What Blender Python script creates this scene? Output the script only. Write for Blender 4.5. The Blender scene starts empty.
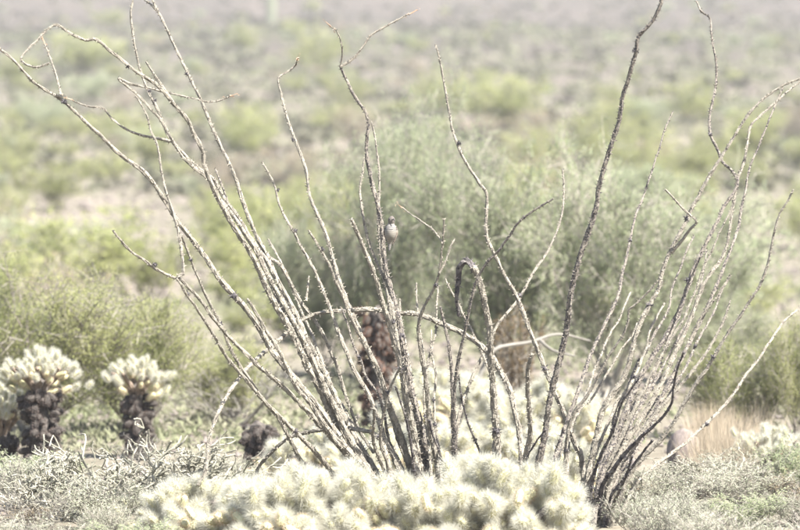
import bpy, math, random
import numpy as np
from mathutils import Vector, Matrix, noise as mnoise

random.seed(7)
rng = np.random.default_rng(7)
S = bpy.context.scene
COL = S.collection
R = math.radians

# ------------------------------------------------------------------ camera
CAM = Vector((0.0, -19.5, 1.70))
LENS, FPX = 200.0, 200.0 / 36.0 * 800.0
PITCH = R(-1.61)
cd = bpy.data.cameras.new('camera')
cam = bpy.data.objects.new('camera', cd)
COL.objects.link(cam)
cam.location = CAM
cam.rotation_euler = (R(90) + PITCH, 0, 0)
cd.lens = LENS
cd.sensor_width = 36.0
cd.clip_start = 0.5
cd.clip_end = 3000
cd.dof.use_dof = True
cd.dof.focus_distance = 19.5
cd.dof.aperture_fstop = 3.8
S.camera = cam

# ------------------------------------------------------------------ sky, sun, exposure
SUN_DIR = Vector((0.52, -0.46, 0.90)).normalized()       # towards the sun: high, right, behind the camera
sun_el = math.asin(SUN_DIR.z)
sun_az = math.atan2(SUN_DIR.x, SUN_DIR.y)
w = bpy.data.worlds.new('World')
S.world = w
w.use_nodes = True
nt = w.node_tree
nt.nodes.clear()
o_ = nt.nodes.new('ShaderNodeOutputWorld')
bg = nt.nodes.new('ShaderNodeBackground')
sk = nt.nodes.new('ShaderNodeTexSky')
sk.sky_type = 'NISHITA'
sk.sun_disc = False
sk.sun_elevation = sun_el
sk.sun_rotation = sun_az
sk.dust_density = 2.0
bg.inputs['Strength'].default_value = 0.08
nt.links.new(sk.outputs[0], bg.inputs[0])
nt.links.new(bg.outputs[0], o_.inputs[0])
sl = bpy.data.lights.new('sun', 'SUN')
sl.energy = 5.0
sl.angle = R(0.53)
sl.color = (1.0, 0.975, 0.935)
so = bpy.data.objects.new('sun', sl)
COL.objects.link(so)
so.rotation_euler = SUN_DIR.to_track_quat('Z', 'Y').to_euler()
so.location = (20, -20, 40)
S.view_settings.view_transform = 'Standard'
S.view_settings.look = 'None'
S.view_settings.gamma = 1.0
S.view_settings.use_curve_mapping = False
S.view_settings.exposure = 2.28

# ------------------------------------------------------------------ helpers
PENDING = []                      # repeats that get a telling label once all are placed
ORD = ['', 'second ', 'third ', 'fourth ', 'fifth ', 'sixth ', 'seventh ', 'eighth ', 'ninth ', 'tenth ', 'eleventh ', 'twelfth ', 'thirteenth ', 'fourteenth ']


def column_phrase(px):
    for lim, ph in ((55, 'near the left edge'), (130, 'behind the hooked left stem tips'), (215, 'behind the outer left stems'), (300, 'behind the inner left stems'), (365, 'left of the bird stem'), (430, 'just right of the bird stem'), (500, 'behind the bare middle stem'), (580, 'left of the dark spotted stem'), (650, 'beside the dark spotted stem'), (720, 'behind the right fan of stems')):
        if px < lim: return ph
    return 'near the right edge'


def settle_labels():
    by = {}
    for o, key, u, v in PENDING: by.setdefault(key, []).append((v, u, o))
    for key, L in by.items():
        L.sort(key=lambda a: -a[0])
        n = len(L)
        for i, (v, u, o) in enumerate(L):
            if n == 1: o['label'] = key
            elif n == 2: o['label'] = key + (', the lower one', ', the upper one')[i]
            elif i < (n + 1) // 2: o['label'] = '%s, %slowest there' % (key, ORD[min(i, 12)])
            else: o['label'] = '%s, %shighest there' % (key, ORD[min(n - 1 - i, 12)])

cp, sp = math.cos(PITCH), math.sin(PITCH)


def ray(px, py):
    u, v = (px - 400) / FPX, (265 - py) / FPX
    return Vector((u, cp - v * sp, sp + v * cp))


def at(px, py, Y):
    d = ray(px, py)
    return CAM + d * ((Y - CAM.y) / d.y)


DP = [(-60, 0), (48, 0), (70, .35), (100, 1.0), (150, 3.0), (250, 8.0), (400, 19), (600, 38), (900, 70)]
DX = np.array([p[0] for p in DP], float)
DZ = np.array([p[1] for p in DP], float)


def gz(x, y):
    d = y - CAM.y
    z = float(np.interp(d, DX, DZ))
    k = min(1.0, max(0.0, (d - 30) / 120))
    z += (0.012 + 0.22 * k) * mnoise.noise(Vector((x * .13, y * .09, 3.1)))
    z += (0.02 + 0.05 * k) * mnoise.noise(Vector((x * .9, y * .9, 7.7)))
    if d > 120:
        z += min(1, (d - 120) / 200) * 3.0 * (mnoise.noise(Vector((x * .018, y * .012, 1.3))))
    return z


def ground_at(px, py):
    d = ray(px, py)
    t = 14.0
    while t < 800:
        p = CAM + d * t
        if p.z <= gz(p.x, p.y):
            break
        t *= 1.01
    return Vector((p.x, p.y, gz(p.x, p.y)))


def ppm(Y):                       # metres per photo pixel at world y
    return (Y - CAM.y) / FPX


def tag(o, label=None, cat=None, group=None, kind=None):
    if label: o['label'] = label
    if cat: o['category'] = cat
    if group: o['group'] = group
    if kind: o['kind'] = kind
    return o


def empty(name, loc, rz=0.0, scale=(1, 1, 1)):
    o = bpy.data.objects.new(name, None)
    o.empty_display_size = 0.1
    COL.objects.link(o)
    o.location = loc
    o.rotation_euler = (0, 0, rz)
    o.scale = scale
    return o


def mesh_np(name, V, F3=None, F4=None, mats=(), midx=None, smooth=False):
    """vertices (n,3), triangles (k,3), quads (m,4)"""
    me = bpy.data.meshes.new(name)
    F3 = np.zeros((0, 3), int) if F3 is None else np.asarray(F3, int).reshape(-1, 3)
    F4 = np.zeros((0, 4), int) if F4 is None else np.asarray(F4, int).reshape(-1, 4)
    V = np.asarray(V, float)
    me.vertices.add(len(V))
    me.vertices.foreach_set('co', V.ravel())
    loops = np.concatenate([F3.ravel(), F4.ravel()]).astype(np.int32)
    me.loops.add(len(loops))
    me.loops.foreach_set('vertex_index', loops)
    n3, n4 = len(F3), len(F4)
    starts = np.concatenate([np.arange(n3) * 3, n3 * 3 + np.arange(n4) * 4]).astype(np.int32)
    me.polygons.add(n3 + n4)
    me.polygons.foreach_set('loop_start', starts)
    for m in mats:
        me.materials.append(m)
    if midx is not None:
        me.polygons.foreach_set('material_index', np.asarray(midx, np.int32))
    me.polygons.foreach_set('use_smooth', np.full(n3 + n4, smooth))
    me.update(calc_edges=True)
    me.validate()
    return me


def link(name, me, parent=None, loc=None, rot=None, scale=None):
    o = bpy.data.objects.new(name, me)
    COL.objects.link(o)
    if parent is not None: o.parent = parent
    if loc is not None: o.location = loc
    if rot is not None: o.rotation_euler = rot
    if scale is not None: o.scale = scale
    return o


class MB:
    def __init__(self):
        self.V, self.F3, self.F4, self.n = [], [], [], 0

    def add(self, V, F3=None, F4=None):
        V = np.asarray(V, float)
        self.V.append(V)
        if F3 is not None and len(F3): self.F3.append(np.asarray(F3, int).reshape(-1, 3) + self.n)
        if F4 is not None and len(F4): self.F4.append(np.asarray(F4, int).reshape(-1, 4) + self.n)
        self.n += len(V)

    def mesh(self, name, mats, smooth=False):
        f3 = np.concatenate(self.F3) if self.F3 else None
        f4 = np.concatenate(self.F4) if self.F4 else None
        return mesh_np(name, np.concatenate(self.V), f3, f4, mats, None, smooth)


def frames(P):
    P = np.asarray(P, float)
    T = np.gradient(P, axis=0)
    T /= np.linalg.norm(T, axis=1, keepdims=True) + 1e-9
    ref = np.array([0.31, 0.9, 0.2])
    A = np.cross(T, ref)
    A /= np.linalg.norm(A, axis=1, keepdims=True) + 1e-9
    B = np.cross(T, A)
    return T, A, B


def tube(mb, P, rad, n=6, bump=0.0, seed=0.0):
    P = np.asarray(P, float)
    k = len(P)
    T, A, B = frames(P)
    rad = np.broadcast_to(np.asarray(rad, float), (k,))
    th = np.arange(n) * 2 * math.pi / n
    rr = np.repeat(rad[:, None], n, 1)
    if bump > 0:
        loc = np.random.default_rng(int(seed * 1000) + 11)
        nz = loc.normal(0, 1, (k, n))
        nz = nz + .6 * np.roll(nz, 1, 0)
        rr = rr * (1 + bump * np.clip(nz, -1.6, 2.4))
    V = P[:, None, :] + rr[..., None] * (np.cos(th)[None, :, None] * A[:, None, :] + np.sin(th)[None, :, None] * B[:, None, :])
    V = V.reshape(-1, 3)
    i = np.arange(k - 1)[:, None] * n
    j = np.arange(n)[None, :]
    j2 = (j + 1) % n
    F4 = np.stack([i + j, i + j2, i + n + j2, i + n + j], -1).reshape(-1, 4)
    V = np.vstack([V, P[0:1] - T[0:1] * rad[0] * .3, P[-1:] + T[-1:] * rad[-1] * .6])
    c0, c1 = k * n, k * n + 1
    F3 = [(c0, (q + 1) % n, q) for q in range(n)] + [(c1, (k - 1) * n + q, (k - 1) * n + (q + 1) % n) for q in range(n)]
    mb.add(V, F3, F4)


def catmull(pts, step):
    pts = [np.asarray(p, float) for p in pts]
    pts = [2 * pts[0] - pts[1]] + pts + [2 * pts[-1] - pts[-2]]
    out = []
    for a, b, c, d in zip(pts[:-3], pts[1:-2], pts[2:-1], pts[3:]):
        n = max(2, int(np.linalg.norm(c[:3] - b[:3]) / step))
        for q in range(n):
            t = q / n
            out.append(.5 * ((2 * b) + (-a + c) * t + (2 * a - 5 * b + 4 * c - d) * t * t + (-a + 3 * b - 3 * c + d) * t ** 3))
    out.append(pts[-2])
    return np.array(out)


def leaves(mb, C, ln, wd, g, up=0.0):
    """diamond leaves at centres C"""
    n = len(C)
    a = g.normal(0, 1, (n, 3))
    a[:, 2] += up
    a /= np.linalg.norm(a, axis=1, keepdims=True) + 1e-9
    b = np.cross(a, g.normal(0, 1, (n, 3)))
    b /= np.linalg.norm(b, axis=1, keepdims=True) + 1e-9
    s = g.uniform(.6, 1.35, (n, 1))
    a = a * ln * .5 * s
    b = b * wd * .5 * s
    V = np.stack([C - a, C + b, C + a, C - b], 1).reshape(-1, 3)
    F = np.arange(n * 4).reshape(-1, 4)
    mb.add(V, None, F)


def needles(mb, P0, D, ln, wd, g):
    """thin triangular spines from P0 along D"""
    n = len(P0)
    b = np.cross(D, g.normal(0, 1, (n, 3)))
    b /= np.linalg.norm(b, axis=1, keepdims=True) + 1e-9
    L = (ln * g.uniform(.65, 1.2, (n, 1)))
    V = np.stack([P0 - b * wd * .5, P0 + b * wd * .5, P0 + D * L], 1).reshape(-1, 3)
    mb.add(V, np.arange(n * 3).reshape(-1, 3), None)


def prisms(mb, P0, P1, r0, r1):
    """3-sided sticks, vectorised"""
    P0, P1 = np.asarray(P0), np.asarray(P1)
    n = len(P0)
    T = P1 - P0
    T = T / (np.linalg.norm(T, axis=1, keepdims=True) + 1e-9)
    A = np.cross(T, np.array([.3, .8, .45]))
    A /= np.linalg.norm(A, axis=1, keepdims=True) + 1e-9
    B = np.cross(T, A)
    r0 = np.broadcast_to(np.asarray(r0, float), (n,))[:, None]
    r1 = np.broadcast_to(np.asarray(r1, float), (n,))[:, None]
    vs = []
    for P, r in ((P0, r0), (P1, r1)):
        for k in range(3):
            t = k * 2 * math.pi / 3
            vs.append(P + r * (math.cos(t) * A + math.sin(t) * B))
    V = np.stack(vs, 1).reshape(-1, 3)
    i = np.arange(n)[:, None] * 6
    F = np.concatenate([np.concatenate([i + k, i + (k + 1) % 3, i + 3 + (k + 1) % 3, i + 3 + k], 1) for k in range(3)])
    mb.add(V, None, F)


# ------------------------------------------------------------------ materials
def mat(name, ramp, scale=20.0, detail=3.0, rough=0.9, translucent=0.0, spots=None, bump=0.0, objrand=0.0, bscale=None, coord='Object', tex='noise'):
    m = bpy.data.materials.new(name)
    m.use_nodes = True
    t = m.node_tree
    t.nodes.clear()
    N = t.nodes.new
    out = N('ShaderNodeOutputMaterial')
    bs = N('ShaderNodeBsdfPrincipled')
    bs.inputs['Roughness'].default_value = rough
    bs.inputs['Specular IOR Level'].default_value = 0.15
    tc = N('ShaderNodeTexCoord')
    nz = N('ShaderNodeTexNoise')
    nz.inputs['Scale'].default_value = scale
    nz.inputs['Detail'].default_value = detail
    t.links.new(tc.outputs[coord], nz.inputs['Vector'])
    rp = N('ShaderNodeValToRGB')
    el = rp.color_ramp.elements
    while len(el) < len(ramp):
        el.new(0.5)
    for e, (p, c) in zip(el, ramp):
        e.position = p
        e.color = (*c, 1)
    t.links.new(nz.outputs['Fac'], rp.inputs['Fac'])
    col = rp.outputs['Color']
    if spots:
        sc, thr, dark, amt = spots
        vo = N('ShaderNodeTexVoronoi')
        vo.inputs['Scale'].default_value = sc
        t.links.new(tc.outputs[coord], vo.inputs['Vector'])
        mr = N('ShaderNodeMapRange')
        mr.inputs['From Min'].default_value = thr
        mr.inputs['From Max'].default_value = thr + .12
        mr.inputs['To Min'].default_value = amt
        mr.inputs['To Max'].default_value = 0
        t.links.new(vo.outputs['Distance'], mr.inputs['Value'])
        mx = N('ShaderNodeMix')
        mx.data_type = 'RGBA'
        t.links.new(mr.outputs['Result'], mx.inputs[0])
        t.links.new(col, mx.inputs[6])
        mx.inputs[7].default_value = (*dark, 1)
        col = mx.outputs[2]
    if objrand > 0:
        oi = N('ShaderNodeObjectInfo')
        mr2 = N('ShaderNodeMapRange')
        mr2.inputs['To Min'].default_value = 1 - objrand
        mr2.inputs['To Max'].default_value = 1 + objrand
        t.links.new(oi.outputs['Random'], mr2.inputs['Value'])
        hs = N('ShaderNodeHueSaturation')
        t.links.new(col, hs.inputs['Color'])
        t.links.new(mr2.outputs['Result'], hs.inputs['Value'])
        col = hs.outputs['Color']
    t.links.new(col, bs.inputs['Base Color'])
    if bump > 0:
        bn = N('ShaderNodeTexNoise')
        bn.inputs['Scale'].default_value = bscale or scale * 3
        bn.inputs['Detail'].default_value = 4
        t.links.new(tc.outputs[coord], bn.inputs['Vector'])
        bp = N('ShaderNodeBump')
        bp.inputs['Strength'].default_value = bump
        bp.inputs['Distance'].default_value = 0.01
        t.links.new(bn.outputs['Fac'], bp.inputs['Height'])
        t.links.new(bp.outputs['Normal'], bs.inputs['Normal'])
    if translucent > 0:
        tr = N('ShaderNodeBsdfTranslucent')
        t.links.new(col, tr.inputs['Color'])
        ms = N('ShaderNodeMixShader')
        ms.inputs[0].default_value = translucent
        t.links.new(bs.outputs[0], ms.inputs[1])
        t.links.new(tr.outputs[0], ms.inputs[2])
        t.links.new(ms.outputs[0], out.inputs['Surface'])
    else:
        t.links.new(bs.outputs[0], out.inputs['Surface'])
    return m


M = {}
M['bark_pale'] = mat('bark_pale', [(0.28, (0.111, 0.096, 0.078)), (0.46, (0.181, 0.163, 0.131)), (0.72, (0.243, 0.22, 0.177))], 45, 5, spots=(120, .20, (.045, .04, .04), .75), bump=.6, bscale=160)
M['bark_spotted'] = mat('bark_spotted', [(0.28, (0.091, 0.079, 0.065)), (0.5, (0.151, 0.133, 0.11)), (0.72, (0.205, 0.183, 0.151))], 40, 5, spots=(95, .33, (.045, .04, .042), .92), bump=.6, bscale=160)
M['bark_dark_shaded'] = mat('bark_dark_shaded', [(0.3, (0.041, 0.034, 0.038)), (0.52, (0.103, 0.092, 0.086)), (0.72, (0.207, 0.184, 0.161))], 30, 4, spots=(60, .3, (.03, .028, .032), .9), bump=.6, bscale=150)  # dark bark; on some stems the colour stands in for shade
M['bark_knob'] = mat('bark_knob', [(.3, (.03, .028, .03)), (.7, (.09, .08, .08))], 60)
M['dry_tip'] = mat('dry_tip', [(0.3, (0.272, 0.176, 0.112)), (0.7, (0.368, 0.264, 0.192))], 60, translucent=.2)
M['spine'] = mat('cholla_spine', [(0.3, (0.475, 0.457, 0.372)), (0.7, (0.571, 0.557, 0.479))], 6, rough=.6, translucent=.5, objrand=.08)
M['cholla_skin'] = mat('cholla_skin', [(0.3, (0.369, 0.352, 0.204)), (0.7, (0.491, 0.457, 0.282))], 40)
M['spine_tan'] = mat('cholla_spine_tan', [(0.3, (0.403, 0.317, 0.211)), (0.7, (0.557, 0.47, 0.346))], 8, translucent=.25, objrand=.1)
M['spine_dead'] = mat('cholla_spine_dead', [(0.3, (0.056, 0.042, 0.037)), (0.7, (0.146, 0.114, 0.098))], 12, objrand=.2)
M['spine_rust'] = mat('cholla_spine_rust', [(.3, (.11, .06, .042)), (.7, (.23, .14, .10))], 12, objrand=.2)
M['skin_dead'] = mat('cholla_skin_dead', [(0.3, (0.028, 0.025, 0.023)), (0.7, (0.084, 0.072, 0.06))], 30)
M['trunk_dead'] = mat('cholla_trunk', [(0.3, (0.036, 0.032, 0.028)), (0.7, (0.094, 0.08, 0.069))], 40, bump=.5)
M['limb'] = mat('cholla_limb', [(0.3, (0.096, 0.072, 0.056)), (0.7, (0.216, 0.168, 0.128))], 40, bump=.5)
M['leaf_green'] = mat('leaf_green', [(0.3, (0.213, 0.234, 0.092)), (0.55, (0.309, 0.318, 0.137)), (0.75, (0.388, 0.381, 0.189))], 2.2, translucent=.55, objrand=.14)
M['leaf_greygreen'] = mat('leaf_greygreen', [(0.3, (0.239, 0.268, 0.157)), (0.55, (0.327, 0.353, 0.217)), (0.75, (0.414, 0.424, 0.277))], 2.6, translucent=.6, objrand=.12)
M['leaf_silver'] = mat('leaf_silver', [(0.3, (0.21, 0.218, 0.151)), (0.55, (0.281, 0.289, 0.207)), (0.75, (0.35, 0.355, 0.263))], 5, translucent=.2, objrand=.12)
M['leaf_dry'] = mat('leaf_dry', [(0.3, (0.171, 0.135, 0.081)), (0.7, (0.297, 0.243, 0.153))], 4, translucent=.25, objrand=.15)
M['leaf_brown'] = mat('leaf_brown', [(0.3, (0.069, 0.044, 0.022)), (0.7, (0.149, 0.107, 0.055))], 4, translucent=.15)
M['twig'] = mat('twig', [(0.3, (0.119, 0.102, 0.085)), (0.7, (0.255, 0.23, 0.196))], 8)
M['twig_pale'] = mat('twig_pale', [(0.3, (0.112, 0.102, 0.087)), (0.7, (0.173, 0.161, 0.138))], 8)
M['twig_grey'] = mat('twig_grey', [(0.3, (0.131, 0.119, 0.1)), (0.7, (0.291, 0.267, 0.221))], 8)
M['silver_stem'] = mat('silver_stem', [(0.3, (0.144, 0.139, 0.101)), (0.55, (0.238, 0.223, 0.176)), (0.75, (0.34, 0.317, 0.265))], 18, bump=.4)
M['grass'] = mat('dry_grass', [(0.3, (0.274, 0.22, 0.151)), (0.7, (0.403, 0.345, 0.262))], 5, translucent=.3, objrand=.12)
M['leaf_far'] = mat('leaf_far', [(0.3, (0.05, 0.048, 0.035)), (0.7, (0.1, 0.093, 0.065))], .2, 4)
M['leaf_herb'] = mat('leaf_herb', [(0.35, (0.131, 0.143, 0.077)), (0.5, (0.175, 0.179, 0.109)), (0.65, (0.236, 0.221, 0.159))], .6, 4, translucent=.3)
M['rock'] = mat('rock', [(0.3, (0.086, 0.072, 0.065)), (0.55, (0.144, 0.122, 0.108)), (0.75, (0.209, 0.18, 0.158))], 5, 6, bump=.5, objrand=.2)
M['boulder'] = mat('boulder', [(0.3, (0.11, 0.091, 0.081)), (0.55, (0.156, 0.129, 0.114)), (0.75, (0.203, 0.17, 0.151))], 9, 6, bump=.5)
M['saguaro'] = mat('saguaro_skin', [(0.3, (0.12, 0.134, 0.088)), (0.7, (0.216, 0.218, 0.158))], 3)


def ground_mat():
    m = bpy.data.materials.new('desert_ground')
    m.use_nodes = True
    t = m.node_tree
    t.nodes.clear()
    N = t.nodes.new
    out = N('ShaderNodeOutputMaterial')
    bs = N('ShaderNodeBsdfPrincipled')
    bs.inputs['Roughness'].default_value = .95
    bs.inputs['Specular IOR Level'].default_value = .1
    tc = N('ShaderNodeTexCoord')

    def noi(s, d, ramp):
        n = N('ShaderNodeTexNoise')
        n.inputs['Scale'].default_value = s
        n.inputs['Detail'].default_value = d
        t.links.new(tc.outputs['Object'], n.inputs['Vector'])
        r = N('ShaderNodeValToRGB')
        while len(r.color_ramp.elements) < len(ramp): r.color_ramp.elements.new(.5)
        for e, (p, c) in zip(r.color_ramp.elements, ramp):
            e.position = p
            e.color = (*c, 1)
        t.links.new(n.outputs['Fac'], r.inputs['Fac'])
        return r.outputs['Color'], n

    a, n1 = noi(.22, 6, [(.32, (.09, .084, .058)), (.48, (.12, .107, .076)), (.66, (.17, .14, .112))])
    b, n2 = noi(6, 5, [(.30, (.07, .065, .05)), (.5, (.125, .108, .083)), (.7, (.21, .18, .148))])
    mx = N('ShaderNodeMix')
    mx.data_type = 'RGBA'
    mx.inputs[0].default_value = .55
    t.links.new(a, mx.inputs[6])
    t.links.new(b, mx.inputs[7])
    # grey stony cover on the hill farther up
    sx = N('ShaderNodeSeparateXYZ')
    t.links.new(tc.outputs['Object'], sx.inputs[0])
    mr = N('ShaderNodeMapRange')
    mr.inputs['From Min'].default_value = 100
    mr.inputs['From Max'].default_value = 190
    mr.inputs['To Max'].default_value = .75
    t.links.new(sx.outputs['Y'], mr.inputs['Value'])
    c, n3 = noi(.35, 8, [(.30, (.017, .0145, .0125)), (.5, (.034, .0275, .0235)), (.7, (.064, .050, .042))])
    m2 = N('ShaderNodeMix')
    m2.data_type = 'RGBA'
    t.links.new(mr.outputs[0], m2.inputs[0])
    t.links.new(mx.outputs[2], m2.inputs[6])
    t.links.new(c, m2.inputs[7])
    t.links.new(m2.outputs[2], bs.inputs['Base Color'])
    bp = N('ShaderNodeBump')
    bp.inputs['Strength'].default_value = .8
    bp.inputs['Distance'].default_value = .05
    t.links.new(n2.outputs['Fac'], bp.inputs['Height'])
    t.links.new(bp.outputs[0], bs.inputs['Normal'])
    t.links.new(bs.outputs[0], out.inputs[0])
    return m


# ------------------------------------------------------------------ terrain
def terrain():
    ds = [-40, -20, -8, 0, 5, 9]
    d = 12.0
    while d < 820:
        ds.append(d)
        d *= 1.022
    us = np.linspace(-1, 1, 141)
    us = np.sign(us) * np.abs(us) ** 1.8
    V = []
    for d in ds:
        hw = 45 + .55 * max(0, d)
        for u in us:
            x, y = u * hw, d + CAM.y
            V.append((x, y, gz(x, y)))
    n, k = len(us), len(ds)
    i = np.arange(k - 1)[:, None] * n
    j = np.arange(n - 1)[None, :]
    F = np.stack([i + j, i + j + 1, i + n + j + 1, i + n + j], -1).reshape(-1, 4)
    o = link('ground', mesh_np('ground', V, None, F, [ground_mat()], None, True))
    tag(o, kind='structure')


terrain()


# ------------------------------------------------------------------ shrubs: prototypes with shared meshes
def grow(g, n1, n2, n3, spread, h=1.0, lean=.35, first=(.0, .25), droop=0.0):
    """three orders of twigs in a dome of height h and radius spread; returns lists of sticks per order"""
    o1, o2, o3 = [], [], []
    for a in range(n1):
        th = g.uniform(0, 2 * math.pi)
        rr = spread * math.sqrt(g.uniform(.03, 1)) * .85
        top = np.array([rr * math.cos(th), rr * math.sin(th), h * (1 - .38 * (rr / spread) ** 2) * g.uniform(.62, .93)])
        b0 = np.array([g.normal(0, .05) * spread, g.normal(0, .05) * spread, 0])
        mid = (b0 + top) * .5 + g.normal(0, .06, 3) * h + np.array([top[0], top[1], 0]) * .08
        mid[2] = max(mid[2], .1 * h)
        pts = [b0, b0 * .5 + mid * .5, mid, mid * .5 + top * .5 + g.normal(0, .03, 3) * h, top]
        for q in range(4): o1.append((pts[q], pts[q + 1], 1 - q * .22, 1 - (q + 1) * .22))
        for b in range(n2):
            t = g.uniform(.28, 1)
            q = min(3, int(t * 4))
            f = t * 4 - q
            s = pts[q] * (1 - f) + pts[q + 1] * f
            dr = g.normal(0, 1, 3)
            dr[2] = abs(dr[2]) * .9 + lean
            dr[:2] += 1.2 * s[:2] / spread
            dr /= np.linalg.norm(dr)
            e = s + dr * h * g.uniform(.13, .30)
            o2.append((s, e, .45, .28))
            for c in range(n3):
                t2 = g.uniform(.2, 1)
                s2 = s * (1 - t2) + e * t2
                d2 = g.normal(0, .8, 3) + dr * .9
                d2[2] -= droop
                d2 /= np.linalg.norm(d2)
                e2 = s2 + d2 * h * g.uniform(.06, .15)
                e2[2] = max(e2[2], .02)
                o3.append((s2, e2, .25, .12))
    return o1, o2, o3


def sticks(mb, L, r):
    prisms(mb, np.array([a[0] for a in L]), np.array([a[1] for a in L]), r * np.array([a[2] for a in L]), r * np.array([a[3] for a in L]))


def shrub_proto(name, seed, n1, n2, n3, spread, leaf_per, ln, wd, leafmat, twigmat, r=.012, jitter=.02, lean=.35, droop=0.0):
    g = np.random.default_rng(seed)
    o1, o2, o3 = grow(g, n1, n2, n3, spread, lean=lean, droop=droop)
    mb = MB()
    sticks(mb, o1, r)
    sticks(mb, o2, r)
    sticks(mb, o3, r)
    br = mb.mesh(name + '_branches', [M[twigmat]])
    lf = None
    if leaf_per:
        P0 = np.array([a[0] for a in o3])
        P1 = np.array([a[1] for a in o3])
        t = g.uniform(.1, 1.05, (len(o3), leaf_per, 1))
        C = (P0[:, None] * (1 - t) + P1[:, None] * t).reshape(-1, 3) + g.normal(0, jitter, (len(o3) * leaf_per, 3))
        C[:, 2] = np.maximum(C[:, 2], .015)
        m2 = MB()
        leaves(m2, C, ln, wd, g, .4)
        lf = m2.mesh(name + '_foliage', [M[leafmat]])
    return br, lf


def put_shrub(name, proto, loc, width, height, label, cat, group=None, rz=None, depth=None):
    # the proto is about 1 high and 1.2 wide
    rz = random.uniform(0, 6.28) if rz is None else rz
    o = empty(name, loc, rz, (width / 1.25, (depth or width) / 1.25, height))
    tag(o, label, cat, group)
    link('branches', proto[0], o)
    if proto[1]: link('foliage', proto[1], o)
    return o


PG = [shrub_proto('creosote', 100 + i, 15, 8, 4, .6, 8, .040, .020, 'leaf_green', 'twig', r=.010, jitter=.022) for i in range(4)]
PQ = [shrub_proto('grey_shrub', 200 + i, 16, 8, 4, .6, 7, .045, .018, 'leaf_greygreen', 'twig_grey', r=.010, jitter=.025) for i in range(3)]
PD = [shrub_proto('dry_shrub', 300 + i, 18, 8, 3, .6, 4, .04, .012, 'leaf_dry', 'twig', r=.010, jitter=.02) for i in range(2)]
PS = [shrub_proto('silver_shrub', 400 + i, 28, 10, 5, .62, 4, .030, .008, 'leaf_silver', 'twig_grey', r=.009, jitter=.012, lean=.7) for i in range(3)]
PT = [shrub_proto('feather_tree', 500 + i, 15, 17, 8, .6, 12, .024, .0052, 'leaf_greygreen', 'twig_grey', r=.007, jitter=.016, lean=.5) for i in range(2)]
PB = [shrub_proto('big_creosote', 600 + i, 26, 13, 6, .6, 24, .015, .0055, 'leaf_green', 'twig', r=.008, jitter=.018, lean=.6) for i in range(2)]
PX = shrub_proto('dead_shrub', 700, 14, 7, 4, .62, 0, 0, 0, None, 'twig_pale', r=.010, lean=.1)
PX2 = shrub_proto('dead_twigs', 720, 10, 8, 4, .62, 0, 0, 0, None, 'twig', r=.013, lean=.5)
PBR = shrub_proto('brown_shrub', 710, 16, 9, 4, .6, 7, .04, .016, 'leaf_brown', 'twig', r=.012)


def shrub_px(name, proto, cx, base, wpx, hpx, label, cat='shrub', group=None):
    p = ground_at(cx, base)
    k = ppm(p.y)
    return put_shrub(name, proto, p - Vector((0, 0, .02)), wpx * k, hpx * k, label, cat, group)


# prominent ones first: centre px, base row, width, height
shrub_px('creosote_bush', PB[0], 30, 440, 250, 184, 'large yellow-green bush behind the tufted cacti at the left edge')
shrub_px('creosote_bush', PB[1], 140, 434, 160, 150, 'yellow-green bush right of the large one, behind the middle tufted cactus at left')
shrub_px('creosote_bush', PG[0], 150, 304, 105, 92, 'rounded green bush left of the ocotillo, beside bare tan ground')
shrub_px('creosote_bush', PG[1], 60, 213, 100, 56, 'dull green shrub on open ground at the left, under the hooked stem tip')
shrub_px('creosote_bush', PG[2], 12, 180, 70, 62, 'green shrub cut by the left edge below the longest stem tip')
shrub_px('creosote_bush', PG[3], 247, 165, 72, 60, 'green shrub right of the straight pale stem in the upper left')
shrub_px('creosote_bush', PG[0], 252, 258, 84, 80, 'green shrub behind the left fan of stems at mid height')
shrub_px('creosote_bush', PG[1], 80, 78, 110, 50, 'dull olive shrub high on the slope behind the hooked stem tip')
shrub_px('creosote_bush', PG[2], 322, 78, 56, 54, 'green shrub high on the slope behind the forked stem tip')
shrub_px('creosote_bush', PG[3], 243, 54, 44, 30, 'small green shrub on the slope below the saguaro')
shrub_px('creosote_bush', PG[0], 108, 30, 40, 24, 'small dark green shrub near the top left of the slope')
shrub_px('creosote_bush', PG[1], 515, 132, 120, 62, 'broad green shrub on the slope between the two tallest stems')
shrub_px('creosote_bush', PG[2], 440, 122, 70, 56, 'green shrub on the slope behind the tall bare middle stem')
shrub_px('creosote_bush', PG[3], 590, 165, 70, 50, 'green shrub behind the tall dark spotted stem')
shrub_px('creosote_bush', PG[0], 682, 212, 80, 50, 'yellow-green shrub behind the small faint stem on the right')
shrub_px('creosote_bush', PG[1], 757, 165, 84, 64, 'green shrub behind the crossing stem tips at upper right')
shrub_px('grey_bush', PQ[0], 640, 132, 60, 40, 'grey-green shrub on the slope right of the dark spotted stem')
shrub_px('grey_bush', PQ[1], 200, 205, 60, 40, 'grey-green shrub behind the left bundle of stems')
shrub_px('creosote_bush', PB[1], 800, 446, 96, 140, 'dark green bush cut by the right edge above the tufted cactus')
shrub_px('creosote_bush', PB[0], 735, 442, 150, 112, 'yellow-green bush behind the thin lowest stem on the right')
shrub_px('grey_bush', PT[1], 730, 385, 120, 92, 'blue-grey bush behind the rightmost stems')
shrub_px('feathery_tree', PT[0], 505, 394, 215, 300, 'tall feathery grey-green tree behind the hooked stem', 'tree')
shrub_px('feathery_tree', PT[1], 612, 398, 240, 262, 'wide feathery grey-green tree behind the dark spotted stem', 'tree')
shrub_px('feathery_tree', PT[1], 398, 384, 190, 300, 'narrow feathery grey-green tree behind the perched bird', 'tree')
shrub_px('feathery_tree', PT[1], 690, 384, 170, 215, 'small feathery grey-green tree behind the right fan of stems', 'tree')
shrub_px('feathery_tree', PT[0], 320, 380, 150, 190, 'low feathery grey-green tree behind the left fan of stems', 'tree')
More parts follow.
